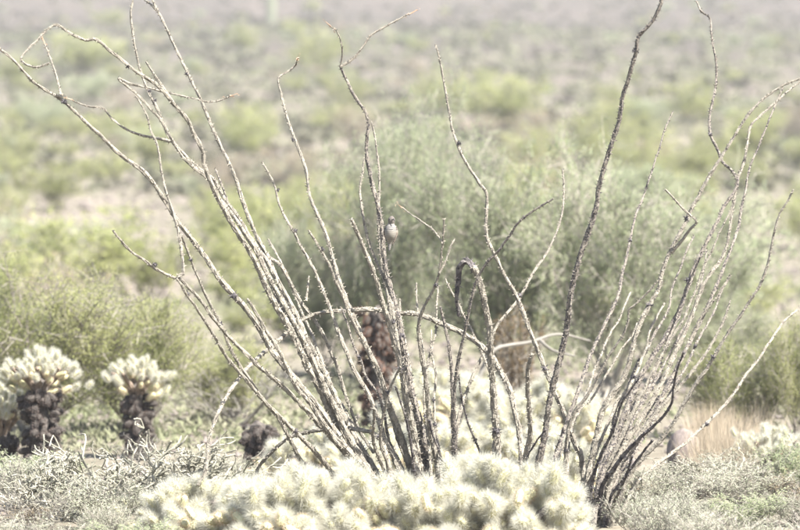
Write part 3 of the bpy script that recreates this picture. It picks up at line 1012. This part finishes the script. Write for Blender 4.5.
# ------------------------------------------------------------------ the two ocotillos
# stems: (points from base to tip in photo pixels, radius px at base, radius px at tip, depth at tip in m, bark, [side branches], [tips])
SL = [
    # left fan
    ([(372, 505), (355, 465), (340, 440), (320, 410), (300, 386), (285, 367), (272, 350), (262, 332), (247, 310), (222, 282), (200, 250), (180, 225), (165, 203), (157, 190), (143, 172), (120, 155), (100, 135), (88, 125), (62, 100), (35, 82), (15, 60), (0, 47)], 5.8, 1.9, -.5, 'bark_pale', [([(62, 100), (58, 82), (52, 62), (45, 44)], 1.6, 1.1, 1)]),
    ([(380, 505), (360, 470), (345, 440), (330, 410), (318, 385), (305, 362), (290, 330), (275, 305), (265, 285), (255, 262), (245, 245), (232, 225), (220, 203), (212, 186), (204, 166), (202, 150), (194, 134), (188, 121), (175, 106), (160, 88), (150, 80), (135, 71), (125, 63), (110, 51), (97, 40), (85, 40), (70, 33), (58, 24), (47, 30), (38, 40), (28, 50), (22, 58), (26, 64), (38, 67), (50, 63)], 6.0, 1.4, -.7, 'bark_pale', [([(175, 106), (163, 88), (154, 74), (146, 61)], 2.4, 1.6, 0)]),
    ([(388, 505), (368, 470), (350, 440), (335, 408), (322, 382), (308, 350), (296, 326), (283, 302), (270, 280), (258, 255), (246, 236), (234, 218), (220, 200), (207, 178), (192, 166), (180, 153), (168, 133), (160, 119), (150, 108), (138, 94), (125, 83), (118, 78)], 5.4, 1.6, -.2, 'bark_pale', [([(118, 78), (130, 84), (145, 87), (160, 91), (190, 98), (206, 102), (219, 101), (229, 97)], 1.8, 1.0, 1), ([(172, 143), (165, 140), (150, 137), (137, 134), (122, 127), (110, 117), (103, 108), (90, 106), (72, 100)], 2.0, 1.0, 1)]),
    ([(392, 505), (372, 472), (352, 436), (338, 402), (326, 376), (310, 345), (300, 322), (288, 298), (276, 276), (264, 256), (250, 236), (238, 216), (226, 200), (214, 178), (200, 168), (184, 152), (170, 136), (163, 121), (156, 104), (147, 88), (141, 72), (137, 55), (134, 40), (132, 25), (131, 10), (133, -4)], 5.0, 1.5, .3, 'bark_pale', []),
    ([(396, 505), (378, 478), (358, 445), (342, 415), (328, 395), (318, 372), (308, 350), (300, 327), (290, 307), (278, 280), (268, 257), (258, 240), (250, 221), (243, 203), (238, 186), (231, 169), (220, 147), (210, 124), (200, 100), (187, 74), (175, 50), (165, 28), (155, 8), (150, -4)], 5.0, 1.7, .5, 'bark_pale', [([(153, 6), (146, 1), (139, -4)], 1.4, 1, 0), ([(268, 257), (280, 265), (290, 282), (301, 302), (313, 318), (322, 333), (330, 350), (337, 368), (343, 390), (350, 410), (358, 430), (372, 452)], 2.2, 2.8, 0)]),
    ([(378, 500), (362, 478), (345, 452), (320, 424), (300, 402), (283, 385), (260, 365), (245, 350), (230, 335), (218, 320), (208, 306), (195, 290), (184, 279), (174, 275), (160, 268), (148, 260), (135, 251), (125, 240), (117, 229)], 4.4, 1.7, -.9, 'bark_pale', [([(184, 278), (183, 262), (181, 248), (178, 230), (172, 210), (166, 192), (162, 175), (160, 160), (157, 145), (152, 133), (149, 121), (145, 110), (137, 97)], 2.3, 1.2, 0)]),
    ([(350, 500), (330, 470), (318, 455), (304, 440), (289, 425), (270, 406), (260, 395), (246, 378), (231, 360), (222, 347), (213, 332), (205, 319), (195, 304), (186, 291), (177, 277)], 3.8, 1.8, -1.0, 'bark_pale', []),
    ([(330, 500), (302, 462), (290, 440), (278, 418), (262, 398), (250, 380), (240, 366), (230, 347), (222, 327), (213, 309), (205, 294), (197, 275), (188, 254), (182, 236)], 3.2, 1.6, -.6, 'bark_pale', []),
    ([(392, 500), (372, 475), (350, 452), (330, 432), (312, 405), (298, 388), (288, 368), (280, 350), (270, 334), (260, 315), (250, 298)], 5.0, 2.2, -.4, 'bark_pale', []),
    ([(412, 500), (398, 466), (386, 442), (377, 415), (368, 393), (357, 375), (350, 359), (342, 339), (337, 324), (330, 304), (322, 284), (314, 266), (305, 250), (297, 234), (288, 219), (281, 203), (277, 187), (270, 172), (265, 163)], 4.2, 1.4, .4, 'bark_pale', []),
    ([(420, 505), (410, 468), (402, 446), (394, 422), (385, 395), (378, 374), (370, 355), (361, 336), (353, 316), (346, 300), (337, 276), (331, 255), (327, 240), (321, 224), (312, 205), (307, 190), (305, 174), (300, 157), (292, 137), (285, 115), (280, 95), (277, 80), (288, 72), (295, 66)], 5.2, 1.5, .7, 'bark_pale', [([(295, 67), (296, 64), (297, 61)], 1.2, .8, 1)]),
    ([(424, 505), (412, 470), (400, 432), (388, 398), (378, 368), (366, 345), (356, 325), (348, 306), (341, 290), (335, 276), (329, 261), (319, 243), (308, 225)], 5.0, 1.6, -.2, 'bark_pale', []),
    ([(306, 301), (308, 290), (310, 277)], 1.4, 1.0, .3, 'bark_pale', []),
    # low arch on the left
    ([(395, 500), (385, 450), (375, 434), (360, 430), (340, 428), (320, 430), (305, 433), (290, 438), (280, 445), (268, 457), (258, 470), (254, 485)], 3.6, 2.6, .35, 'bark_pale', []),
    # the great arch
    ([(526, 505), (522, 462), (520, 437), (515, 410), (509, 388), (500, 370), (490, 355), (478, 343), (465, 335), (452, 328), (438, 322), (420, 315), (400, 313, .25), (370, 310), (345, 311), (320, 313), (300, 322), (283, 337, .22), (268, 350), (253, 363, -.15), (240, 378), (228, 395), (220, 410, -.5), (213, 425), (209, 445), (207, 468), (199, 483, -.6)], 4.2, 2.6, .35, 'bark_pale', []),
    # centre
    ([(432, 505), (427, 460), (421, 428), (413, 396), (407, 368), (403, 345), (400, 325), (396, 305), (392, 290), (387, 275), (384, 258), (383, 240), (381, 220), (377, 200), (373, 188), (371, 175), (368, 160), (368, 140), (369, 125), (366, 112), (360, 104), (352, 92), (345, 77), (340, 67)], 6.2, 1.9, .1, 'bark_spotted', [([(340, 67), (352, 60), (362, 48), (370, 37), (380, 30), (395, 22), (410, 14)], 1.8, 1.2, 1), ([(341, 66), (342, 50), (338, 34), (331, 27)], 1.2, .9, 1)]),
    ([(428, 505), (421, 462), (412, 420), (404, 385), (397, 350), (392, 325), (388, 300), (384, 280), (381, 258), (379, 232), (378, 208), (379, 188), (379, 170), (377, 150), (375, 136), (371, 121)], 4.6, 1.3, .4, 'bark_pale', []),
    ([(424, 505), (416, 462), (408, 420), (402, 380), (397, 345), (392, 310), (388, 290), (380, 272), (372, 254), (367, 238), (363, 222), (360, 205), (358, 190), (360, 174), (362, 158)], 4.6, 1.4, .2, 'bark_pale', []),
    ([(430, 505), (420, 470), (414, 435), (407, 400), (401, 368), (395, 345), (388, 320), (382, 300), (377, 281), (371, 264), (364, 247), (358, 232), (353, 219)], 6.0, 2.8, -.3, 'bark_pale', []),
    ([(442, 505), (436, 462), (430, 430), (427, 400), (424, 375), (420, 350), (418, 330), (422, 314), (430, 299), (436, 285), (440, 270), (442, 254), (443, 240), (444, 222)], 4.0, 1.4, -.4, 'bark_pale', [([(442, 241), (433, 230), (425, 224), (415, 217), (404, 209)], 1.3, .9, 1), ([(441, 271), (446, 260), (450, 248), (454, 239)], 1.5, 1.1, 0)]),
    ([(444, 505), (438, 455), (431, 418), (427, 385), (423, 352), (419, 326), (417, 303), (416, 284)], 3.2, 1.2, .5, 'bark_pale', []),
    ([(434, 505), (428, 440), (424, 400), (427, 368), (432, 350), (436, 333), (437, 310), (438, 290)], 2.2, 1.2, .3, 'bark_pale', []),
    ([(500, 505), (497, 462), (496, 430), (494, 405), (492, 380), (490, 355), (489, 330), (485, 311), (482, 295), (478, 280), (474, 268)], 5.6, 4.6, -.3, 'bark_pale', [([(474, 268), (467, 261), (460, 266), (458, 280), (456, 298), (458, 316)], 4.6, 2.4, 0, 'bark_dark_shaded')]),  # descending leg of the same stem, its shaded underside painted as dark bark
    ([(458, 505), (455, 440), (454, 400), (457, 368), (461, 345), (465, 327), (470, 302), (476, 278), (486, 261), (497, 250), (508, 235), (518, 221), (530, 211), (543, 203), (551, 198)], 3.2, 1.5, -.5, 'bark_spotted', []),
    ([(458, 505), (455, 455), (454, 425), (453, 395), (452, 372), (450, 345), (447, 325), (443, 305)], 5.2, 1.8, .1, 'bark_spotted', []),
    ([(460, 505), (455, 450), (460, 412), (471, 380), (482, 356), (490, 340), (498, 323), (512, 306), (522, 292), (534, 271), (545, 255), (553, 240), (560, 221), (563, 205), (564, 186), (563, 168)], 3.2, 1.3, .6, 'bark_pale', []),
    ([(502, 505), (499, 430), (494, 385), (485, 358), (477, 340), (467, 320), (456, 298), (447, 280)], 2.6, 1.2, .4, 'bark_pale', []),
    ([(524, 505), (525, 462), (529, 435), (528, 408), (526, 384), (527, 366), (531, 353)], 4.4, 2.8, -.5, 'bark_pale', []),
    ([(492, 500), (482, 458), (475, 440), (467, 420), (461, 396), (458, 375)], 1.9, 1.1, -.2, 'bark_dark_shaded', []),
    ([(418, 505), (411, 445), (405, 420), (399, 402), (394, 388)], 1.9, 1.2, -.4, 'bark_dark_shaded', []),
    ([(396, 505), (388, 465), (380, 440), (386, 400), (392, 382), (400, 366)], 2.2, 1.7, -.3, 'bark_pale', []),
    ([(448, 505), (442, 458), (434, 436), (430, 420)], 2.6, 1.5, -.3, 'bark_dark_shaded', []),
    ([(400, 505), (378, 455), (374, 438), (375, 422), (376, 408)], 2.8, 2.2, -.4, 'bark_pale', []),
]
SR = [
    ([(545, 515), (538, 470), (541, 452), (545, 430), (548, 410), (552, 390), (557, 370), (562, 350), (566, 334), (568, 315), (571, 291), (575, 275), (580, 255), (588, 234), (595, 210), (598, 190), (603, 170), (610, 148), (618, 124), (622, 101), (628, 80), (635, 55), (638, 37), (645, 30), (653, 20), (660, 8), (662, -4)], 5.0, 2.6, -.6, 'bark_spotted', []),
    ([(560, 520), (551, 482), (555, 460), (562, 436), (570, 414), (578, 392), (585, 370), (592, 352), (600, 335), (607, 320), (615, 304), (620, 289), (622, 275), (627, 257), (632, 235), (637, 215), (645, 195), (652, 174), (660, 150), (668, 125), (675, 110)], 3.8, 1.1, 1.0, 'bark_spotted', []),
    ([(580, 530), (587, 480), (592, 455), (597, 434), (601, 415), (608, 400), (617, 387), (625, 374), (630, 358), (633, 345), (637, 331), (643, 317), (651, 302), (658, 289), (661, 275), (665, 262), (670, 250), (678, 235), (685, 222), (690, 211), (698, 197), (705, 184), (715, 168), (725, 152), (733, 140), (742, 125), (752, 112), (765, 99), (775, 92), (785, 86), (796, 82), (806, 78)], 5.0, 1.7, .2, 'bark_pale', [([(670, 254), (680, 243), (690, 230), (697, 222), (689, 214), (680, 205), (672, 196), (665, 188)], 2.2, 1.2, 0)]),
    ([(592, 530), (600, 478), (610, 450), (618, 430), (625, 410), (633, 393), (640, 377), (648, 362), (657, 348), (665, 335), (673, 320), (680, 305), (685, 290), (691, 270), (700, 250), (707, 235), (715, 220), (722, 205), (730, 194), (736, 181), (731, 171), (722, 162), (717, 150), (711, 138), (708, 124), (709, 110), (713, 86), (714, 65), (712, 50), (709, 30), (707, 15), (699, 8), (693, -3)], 4.8, 1.3, .6, 'bark_spotted', []),
    ([(598, 532), (604, 490), (616, 462), (628, 440), (640, 420), (652, 400), (660, 385), (668, 368), (675, 353), (682, 338), (690, 320), (697, 301), (703, 286), (711, 273), (720, 262), (726, 249), (729, 235), (732, 215), (735, 196), (738, 180), (743, 165), (747, 145), (750, 129), (756, 122), (768, 112), (778, 103), (790, 93), (804, 83)], 4.6, 1.5, .5, 'bark_pale', []),
    ([(602, 532), (614, 482), (632, 450), (646, 425), (660, 400), (670, 380), (680, 360), (690, 340), (698, 325), (705, 310), (712, 295), (720, 276), (727, 257), (733, 241), (738, 225), (741, 209), (745, 190), (748, 171), (752, 158), (758, 144), (763, 130), (769, 114), (775, 100), (781, 85)], 4.4, 1.2, .9, 'bark_spotted', [([(690, 340), (699, 321), (706, 310), (716, 298), (724, 286), (731, 275)], 2.0, 1.4, 0)]),
    ([(608, 534), (626, 480), (645, 455), (660, 440), (672, 424), (682, 406), (689, 394), (697, 381), (705, 370), (713, 357), (722, 342), (731, 328), (740, 315), (748, 302), (757, 288), (762, 275), (766, 262), (768, 250), (772, 231), (777, 216), (785, 203), (790, 192)], 3.8, 1.4, -.3, 'bark_pale', []),
    ([(614, 534), (632, 490), (650, 470), (668, 456), (685, 444), (700, 430), (715, 416), (730, 400), (739, 389), (748, 375), (760, 360), (770, 345), (780, 330), (787, 321), (796, 314), (804, 308)], 3.0, 1.6, .7, 'bark_pale', []),
    ([(604, 530), (608, 495), (620, 464), (636, 440), (655, 415), (668, 400), (680, 387), (693, 372), (702, 360), (712, 345), (722, 328), (728, 313), (732, 300)], 3.6, 1.8, .1, 'bark_pale', []),
    ([(596, 530), (602, 488), (613, 470), (626, 452), (640, 437), (652, 426), (664, 414), (671, 402), (672, 388), (677, 366), (683, 350)], 4.0, 1.3, -.7, 'bark_dark_shaded', []),  # shaded by neighbouring stems, with that shade put into the bark colour
    ([(590, 530), (592, 485), (600, 458), (605, 447), (613, 433), (618, 417), (622, 404), (631, 391), (640, 378)], 3.2, 1.4, -.5, 'bark_dark_shaded', []),
    ([(565, 520), (566, 450), (572, 416), (584, 400), (595, 382), (603, 366), (612, 351), (621, 337), (627, 323), (628, 311), (636, 304), (650, 291), (660, 280)], 3.4, 1.4, -.2, 'bark_pale', []),
    ([(588, 530), (582, 462), (577, 448), (570, 430), (563, 410), (555, 392), (546, 371), (538, 350), (531, 333), (524, 313), (516, 294), (505, 274), (496, 254), (488, 236), (488, 212), (488, 193), (480, 181), (468, 162), (460, 146), (453, 126), (449, 105), (445, 80), (440, 56), (436, 42)], 4.4, 1.4, .2, 'bark_pale', []),
    ([(606, 532), (610, 500), (617, 488), (632, 468), (645, 452), (655, 440)], 2.6, 1.6, -.5, 'bark_dark_shaded', []),
    ([(604, 532), (609, 515), (620, 490), (627, 473), (632, 458)], 2.8, 1.6, -.6, 'bark_dark_shaded', []),
    ([(524, 515), (526, 462), (535, 441), (544, 428)], 2.0, 1.2, -.5, 'bark_dark_shaded', []),
    ([(594, 530), (604, 470), (622, 425), (640, 395), (654, 372), (664, 350), (671, 332), (680, 312)], 3.6, 1.5, .8, 'bark_spotted', []),
    ([(598, 530), (612, 465), (632, 422), (652, 388), (668, 358), (684, 328), (697, 300), (704, 268), (706, 250)], 3.4, 1.2, 1.1, 'bark_spotted', []),
]


def overlap(stems, spec):
    # thinner stems growing close beside the traced ones
    rnd = random.Random(31)
    out = []
    for idx, dx, frac, dep in spec:
        pts, r0, r1, ty, bark, _ = stems[idx]
        n = max(4, int(len(pts) * frac))
        P = [(p[0] + dx * min(1, k / 4) + rnd.uniform(-1.5, 1.5) + dx * .9 * k / n, p[1] + rnd.uniform(-1, 1)) for k, p in enumerate(pts[:n])]
        out.append((P, r0 * .62, max(1.3, r1 * .95), dep, rnd.choice(['bark_pale', 'bark_spotted']), []))
    return out


SL += overlap(SL, [(1, 5, .45, .5), (4, 6, .5, .8), (9, 6, .55, .2), (16, 6, .45, .8), (19, 7, .55, .3)])
SR += overlap(SR, [(1, 7, .6, 1.2), (2, 8, .42, .7), (3, -7, .5, 1.1), (3, 7, .55, .1), (4, -6, .5, 1.0), (5, 6, .5, 1.2), (8, -7, .7, .6), (11, 7, .7, .5)])


def stem_mesh(name, P, rad, bark, seed):
    g = np.random.default_rng(seed)
    mb = MB()
    P = P + np.cumsum(g.normal(0, .0014, P.shape), 0) * np.linspace(0, 1, len(P))[:, None] * .5
    tube(mb, P, rad, 9, .17, seed)
    # thorns and old leaf cushions along the stem
    T, A, B = frames(P)
    L = np.linalg.norm(np.diff(P, axis=0), axis=1).sum()
    n = int(L / .0085)
    idx = g.integers(0, len(P), n)
    th = g.uniform(0, 6.28, n)
    D = np.cos(th)[:, None] * A[idx] + np.sin(th)[:, None] * B[idx]
    r = rad[idx][:, None]
    C = P[idx] + D * r * .85
    Dt = D + T[idx] * .25
    Dt /= np.linalg.norm(Dt, axis=1, keepdims=True)
    ln = np.minimum(.016, .006 + r * .8)
    prisms(mb, C, C + Dt * ln, .0026, .0005)
    # flaky ridges
    m = int(L / .0055)
    idx = g.integers(1, len(P) - 2, m)
    th = g.uniform(0, 6.28, m)
    D = np.cos(th)[:, None] * A[idx] + np.sin(th)[:, None] * B[idx]
    C0 = P[idx] + D * rad[idx][:, None] * .93
    C1 = C0 + T[idx] * g.uniform(.012, .028, (m, 1))
    prisms(mb, C0, C1, np.clip(rad[idx] * .30, .0012, .005) * g.uniform(.5, 1.2, m), np.clip(rad[idx] * .16, .0008, .003))
    return mb.mesh(name, [M[bark]])


def tip_mesh(p, d, seed):
    g = np.random.default_rng(seed)
    mb = MB()
    d = np.asarray(d) / (np.linalg.norm(d) + 1e-9)
    P = np.stack([p + d * t for t in np.linspace(0, .04, 5)])
    tube(mb, P, np.linspace(.003, .001, 5), 5, .2, seed)
    C = p + d * g.uniform(-.03, .05, (16, 1)) + g.normal(0, .004, (16, 3))
    leaves(mb, C, .011, .004, g, .5)
    return mb.mesh('dry_tip', [M['dry_tip']])


def knob_mesh(p, r, seed):
    g = np.random.default_rng(seed)
    mb = MB()
    k = 5
    P = np.stack([p + np.array([0, 0, t]) for t in np.linspace(-r, r, k)])
    tube(mb, P, r * np.array([.4, .85, 1, .8, .35]), 7, .2, seed)
    D = g.normal(0, 1, (14, 3))
    D /= np.linalg.norm(D, axis=1, keepdims=True)
    prisms(mb, p + D * r * .6, p + D * r * 1.9, .003, .001)
    return mb.mesh('knob', [M['bark_knob']])


def build_ocotillo(loc, stems, label, sd):
    root = empty('ocotillo', loc)
    tag(root, label, 'ocotillo')
    L0 = np.array(loc)

    def path(pts, r0, r1, y0, y1, curve=1.0):
        n = len(pts)
        # arc-length along the picture for even depth
        seg = [0]
        for a, b in zip(pts[:-1], pts[1:]): seg.append(seg[-1] + math.hypot(a[0] - b[0], a[1] - b[1]))
        P4 = []
        anch = [(sg / seg[-1], p_[2]) for p_, sg in zip(pts, seg) if len(p_) > 2]
        for p_, s in zip(pts, seg):
            x, y = p_[:2]
            t = s / seg[-1]
            Y = y0 + (y1 - y0) * (t ** curve)
            if anch: Y = float(np.interp(t, [0] + [a_[0] for a_ in anch], [y0] + [a_[1] for a_ in anch]))
            q = at(x, y, Y)
            P4.append((q.x, q.y, q.z, t))
        C = catmull(P4, .014)
        t = np.clip(C[:, 3], 0, 1)
        rad = (r0 * .90 + (r1 * .72 - r0 * .90) * t ** .75) * .00425 * .84
        return C[:, :3] - L0, rad

    for i, (pts, r0, r1, tipY, bark, kids) in enumerate(stems):
        g = random.Random(sd * 100 + i)
        y0 = g.uniform(-.10, .10) if i != 12 else tipY * .7
        # root the stem in the ground
        b = at(pts[0][0], pts[0][1], y0)
        P, rad = path(pts, r0, r1, y0, tipY, 1.15)
        if i != 12 or sd != 1:
            cx = 405 if sd == 1 else 592
            f = Vector((b.x + (at(cx, 500, 0).x - b.x) * .35, y0 * .6, gz(b.x, 0) - .03))
            f = np.array(f) - L0
            n = 8
            pre = np.stack([f * (1 - t) + P[0] * t for t in np.linspace(0, 1, n, endpoint=False)])
            P = np.vstack([pre, P])
            rad = np.concatenate([np.full(n, rad[0]), rad])
        so_ = link('stem', stem_mesh('stem', P, rad, bark, sd * 1000 + i), root)
        # old black leaf cushion knobs on some stems
        for q in range(g.choice([0, 1, 1, 2])):
            j = g.randrange(len(P) // 3, len(P) - 6) if len(P) > 30 else None
            if j:
                link('knob', knob_mesh(P[j] + np.array([0, -rad[j] * .4, 0]), rad[j] * 1.0 + .002, i * 7 + q), so_)
        for kq, (kp, k0, k1, tipf, *kb) in enumerate(kids):
            # depth of the parent where the branch leaves it
            a = at(kp[0][0], kp[0][1], 0)
            j = int(np.argmin([(p[0] + L0[0] - a.x) ** 2 + (p[2] + L0[2] - a.z) ** 2 for p in P]))
            yb = P[j][1] + L0[1]
            KP, kr = path(kp, k0, k1, yb, yb + g.uniform(-.25, .25))
            KP[0] = P[j]
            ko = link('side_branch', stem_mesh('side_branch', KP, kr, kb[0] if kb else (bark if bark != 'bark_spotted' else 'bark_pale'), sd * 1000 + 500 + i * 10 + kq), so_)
            if tipf:
                link('dry_tip', tip_mesh(KP[-1], KP[-1] - KP[-4], i * 10 + kq), so_)
    return root


b1 = at(415, 520, 0)
b2 = at(592, 525, 0)
build_ocotillo(Vector((b1.x, 0, gz(b1.x, 0))), SL, 'bare grey ocotillo with stems fanning left and up, bird perched in it', 1)
build_ocotillo(Vector((b2.x, 0, gz(b2.x, 0))), SR, 'bare grey ocotillo with spotted stems fanning to the upper right', 2)


# pale dead limb lying in the tree behind
mb = MB()
q = [at(x, y, 5.0 + .6 * (x - 495) / 100) for x, y in [(488, 356), (500, 347), (530, 342), (552, 335), (566, 335), (590, 341)]]
P = catmull([tuple(v - q[0]) for v in q], .03)
tube(mb, P, np.linspace(.012, .006, len(P)), 7, .08, 2)
q2 = [at(x, y, 5.2) for x, y in [(540, 340), (552, 350), (575, 356)]]
P = catmull([tuple(v - q[0]) for v in q2], .03)
tube(mb, P, np.linspace(.010, .005, len(P)), 6, .08, 3)
q3 = [at(488, 356, 5.0), at(478, 385, 5.0), Vector((at(470, 400, 5.0).x, 5.0, gz(0, 5.0) - .03))]
P = catmull([tuple(v - q[0]) for v in q3], .03)
tube(mb, P, np.linspace(.012, .016, len(P)), 7, .08, 4)
o = link('dead_branch', mb.mesh('dead_branch', [M['twig_pale']], True), None, q[0])
tag(o, 'pale bleached dead branch lying sideways behind the short broken stem', 'branch')


# ------------------------------------------------------------------ the bird on the stem
def bird_mat():
    m = bpy.data.materials.new('barred_plumage')
    m.use_nodes = True
    t = m.node_tree
    t.nodes.clear()
    N = t.nodes.new
    out = N('ShaderNodeOutputMaterial')
    bs = N('ShaderNodeBsdfPrincipled')
    bs.inputs['Roughness'].default_value = .85
    tc = N('ShaderNodeTexCoord')
    sx = N('ShaderNodeSeparateXYZ')
    t.links.new(tc.outputs['Object'], sx.inputs[0])
    wv = N('ShaderNodeTexWave')
    wv.bands_direction = 'Z'
    wv.inputs['Scale'].default_value = 55
    wv.inputs['Distortion'].default_value = 5.0
    wv.inputs['Detail'].default_value = 2
    t.links.new(tc.outputs['Object'], wv.inputs['Vector'])
    bars = N('ShaderNodeValToRGB')
    bars.color_ramp.elements[0].position = .42
    bars.color_ramp.elements[0].color = (.035, .03, .03, 1)
    bars.color_ramp.elements[1].position = .58
    bars.color_ramp.elements[1].color = (.20, .185, .16, 1)
    t.links.new(wv.outputs[0], bars.inputs[0])
    # height zones: tail barred, belly cream, shoulder barred, head tan
    zone = N('ShaderNodeValToRGB')
    zone.color_ramp.interpolation = 'LINEAR'
    e = zone.color_ramp.elements
    e[0].position, e[0].color = 0.0, (1, 1, 1, 1)
    e[1].position, e[1].color = 1.0, (0, 0, 0, 1)
    for p_, v_ in ((.22, 1), (.27, .3), (.56, .3), (.63, 1), (.76, 1), (.80, 0)):
        q_ = e.new(p_)
        q_.color = (v_, v_, v_, 1)
    mr = N('ShaderNodeMapRange')
    mr.inputs['From Min'].default_value = -.07
    mr.inputs['From Max'].default_value = .095
    t.links.new(sx.outputs['Z'], mr.inputs['Value'])
    t.links.new(mr.outputs[0], zone.inputs[0])
    base = N('ShaderNodeValToRGB')
    eb = base.color_ramp.elements
    eb[0].position, eb[0].color = .25, (.16, .142, .11, 1)
    eb[1].position, eb[1].color = .60, (.185, .168, .135, 1)
    q_ = eb.new(.80)
    q_.color = (.115, .10, .083, 1)
    q_ = eb.new(.92)
    q_.color = (.075, .062, .052, 1)
    t.links.new(mr.outputs[0], base.inputs[0])
    mx = N('ShaderNodeMix')
    mx.data_type = 'RGBA'
    t.links.new(zone.outputs[0], mx.inputs[0])
    t.links.new(base.outputs[0], mx.inputs[6])
    t.links.new(bars.outputs[0], mx.inputs[7])
    t.links.new(mx.outputs[2], bs.inputs['Base Color'])
    t.links.new(bs.outputs[0], out.inputs[0])
    return m


def bird(p):
    k = ppm(p.y)
    o = empty('perched_bird', p)
    tag(o, 'small bird with barred shoulders and cream breast clinging to the middle stem', 'bird')
    prof = [(-.062, .003, .0), (-.05, .006, .0), (-.03, .009, .0), (-.012, .016, -.002), (0, .021, -.005), (.014, .0245, -.009), (.03, .0250, -.011), (.044, .0215, -.010), (.055, .0155, -.008), (.062, .0135, -.009), (.070, .0150, -.012), (.079, .0145, -.013), (.087, .0100, -.012), (.091, .004, -.011)]
    P = np.array([(0.0 + .004 * (z - .03) / .05, y, z) for z, r, y in prof])
    P4 = catmull([tuple(a) + (r,) for a, (z, r, y) in zip(P, prof)], .0045)
    mb = MB()
    tube(mb, P4[:, :3], np.maximum(.002, P4[:, 3]), 16, 0)
    link('body', mb.mesh('body', [bird_mat()], True), o)
    for s in (-1, 1):                     # folded wings
        mb = MB()
        W = catmull([(s * .019, .002, .048), (s * .024, .006, .02), (s * .017, .012, -.012), (s * .006, .012, -.036)], .005)
        tube(mb, W, np.interp(np.linspace(0, 1, len(W)), [0, .3, 1], [.006, .009, .002]), 7, .05, s + 3)
        wm = mat('wing_bars', [(.42, (.04, .033, .03)), (.58, (.24, .20, .16))], 140)
        link('wing', mb.mesh('wing', [wm], True), o)
    dark = M['bark_knob']
    mb = MB()
    tube(mb, catmull([(.005, -.024, .078), (.011, -.035, .0765), (.017, -.043, .073)], .004), np.linspace(.0035, .0008, 5)[:len(catmull([(.005, -.024, .078), (.011, -.035, .0765), (.017, -.043, .073)], .004))] if False else .0024, 6)
    link('beak', mb.mesh('beak', [dark], True), o)
    for s in (-1, 1):
        mb = MB()
        tube(mb, np.array([(s * .009 + .004, -.0245, .0795), (s * .009 + .004, -.0265, .0805)]), .0024, 8)
        link('eye', mb.mesh('eye', [dark], True), o)
        mb = MB()
        tube(mb, catmull([(s * .008, -.004, -.002), (s * .010 - .006, .004, -.012), (-.012, .006, -.014 + s * .003), (-.022, .006, -.012 + s * .003)], .004), .0018, 5)
        link('leg', mb.mesh('leg', [dark], True), o)
    return o


bird(at(390.8, 237, -.02))

settle_labels()
for side, txt in (('left', 'low bush in the lower left scrub, %s'), ('right', 'low bush in the lower right scrub, %s'), ('grass', 'blond dry grass tuft left of the right tufted cactus, %s')):
    L = sorted([a for a in SIL if a[1] == side], key=lambda a: a[0])
    L = [a for a in L if a[2].name in bpy.data.objects]
    for i, a in enumerate(L):
        n = len(L)
        a[2]['label'] = (a[2].get('label', '') + ' ' + txt).strip() % (('%sfrom the left' % (ORD[i] or 'first ')) if i < (n + 1) // 2 else ('%sfrom the right' % (ORD[n - 1 - i] or 'first ')))

# ------------------------------------------------------------------ haze
mh = bpy.data.materials.new('haze')
mh.use_nodes = True
t = mh.node_tree
t.nodes.clear()
out = t.nodes.new('ShaderNodeOutputMaterial')
pv = t.nodes.new('ShaderNodeVolumePrincipled')
pv.inputs['Color'].default_value = (.96, .96, .97, 1)
pv.inputs['Density'].default_value = 0.00042
pv.inputs['Anisotropy'].default_value = 0.0
t.links.new(pv.outputs[0], out.inputs['Volume'])
x0, x1, y0, y1, z0, z1 = -560, 560, -75, 880, -6.0, 72
V = [(x, y, z) for z in (z0, z1) for y in (y0, y1) for x in (x0, x1)]
F = [(0, 2, 3, 1), (4, 5, 7, 6), (0, 1, 5, 4), (2, 6, 7, 3), (0, 4, 6, 2), (1, 3, 7, 5)]
tag(link('haze', mesh_np('haze', V, None, F, [mh])), 'thin pale haze over the whole desert', 'haze', kind='stuff')
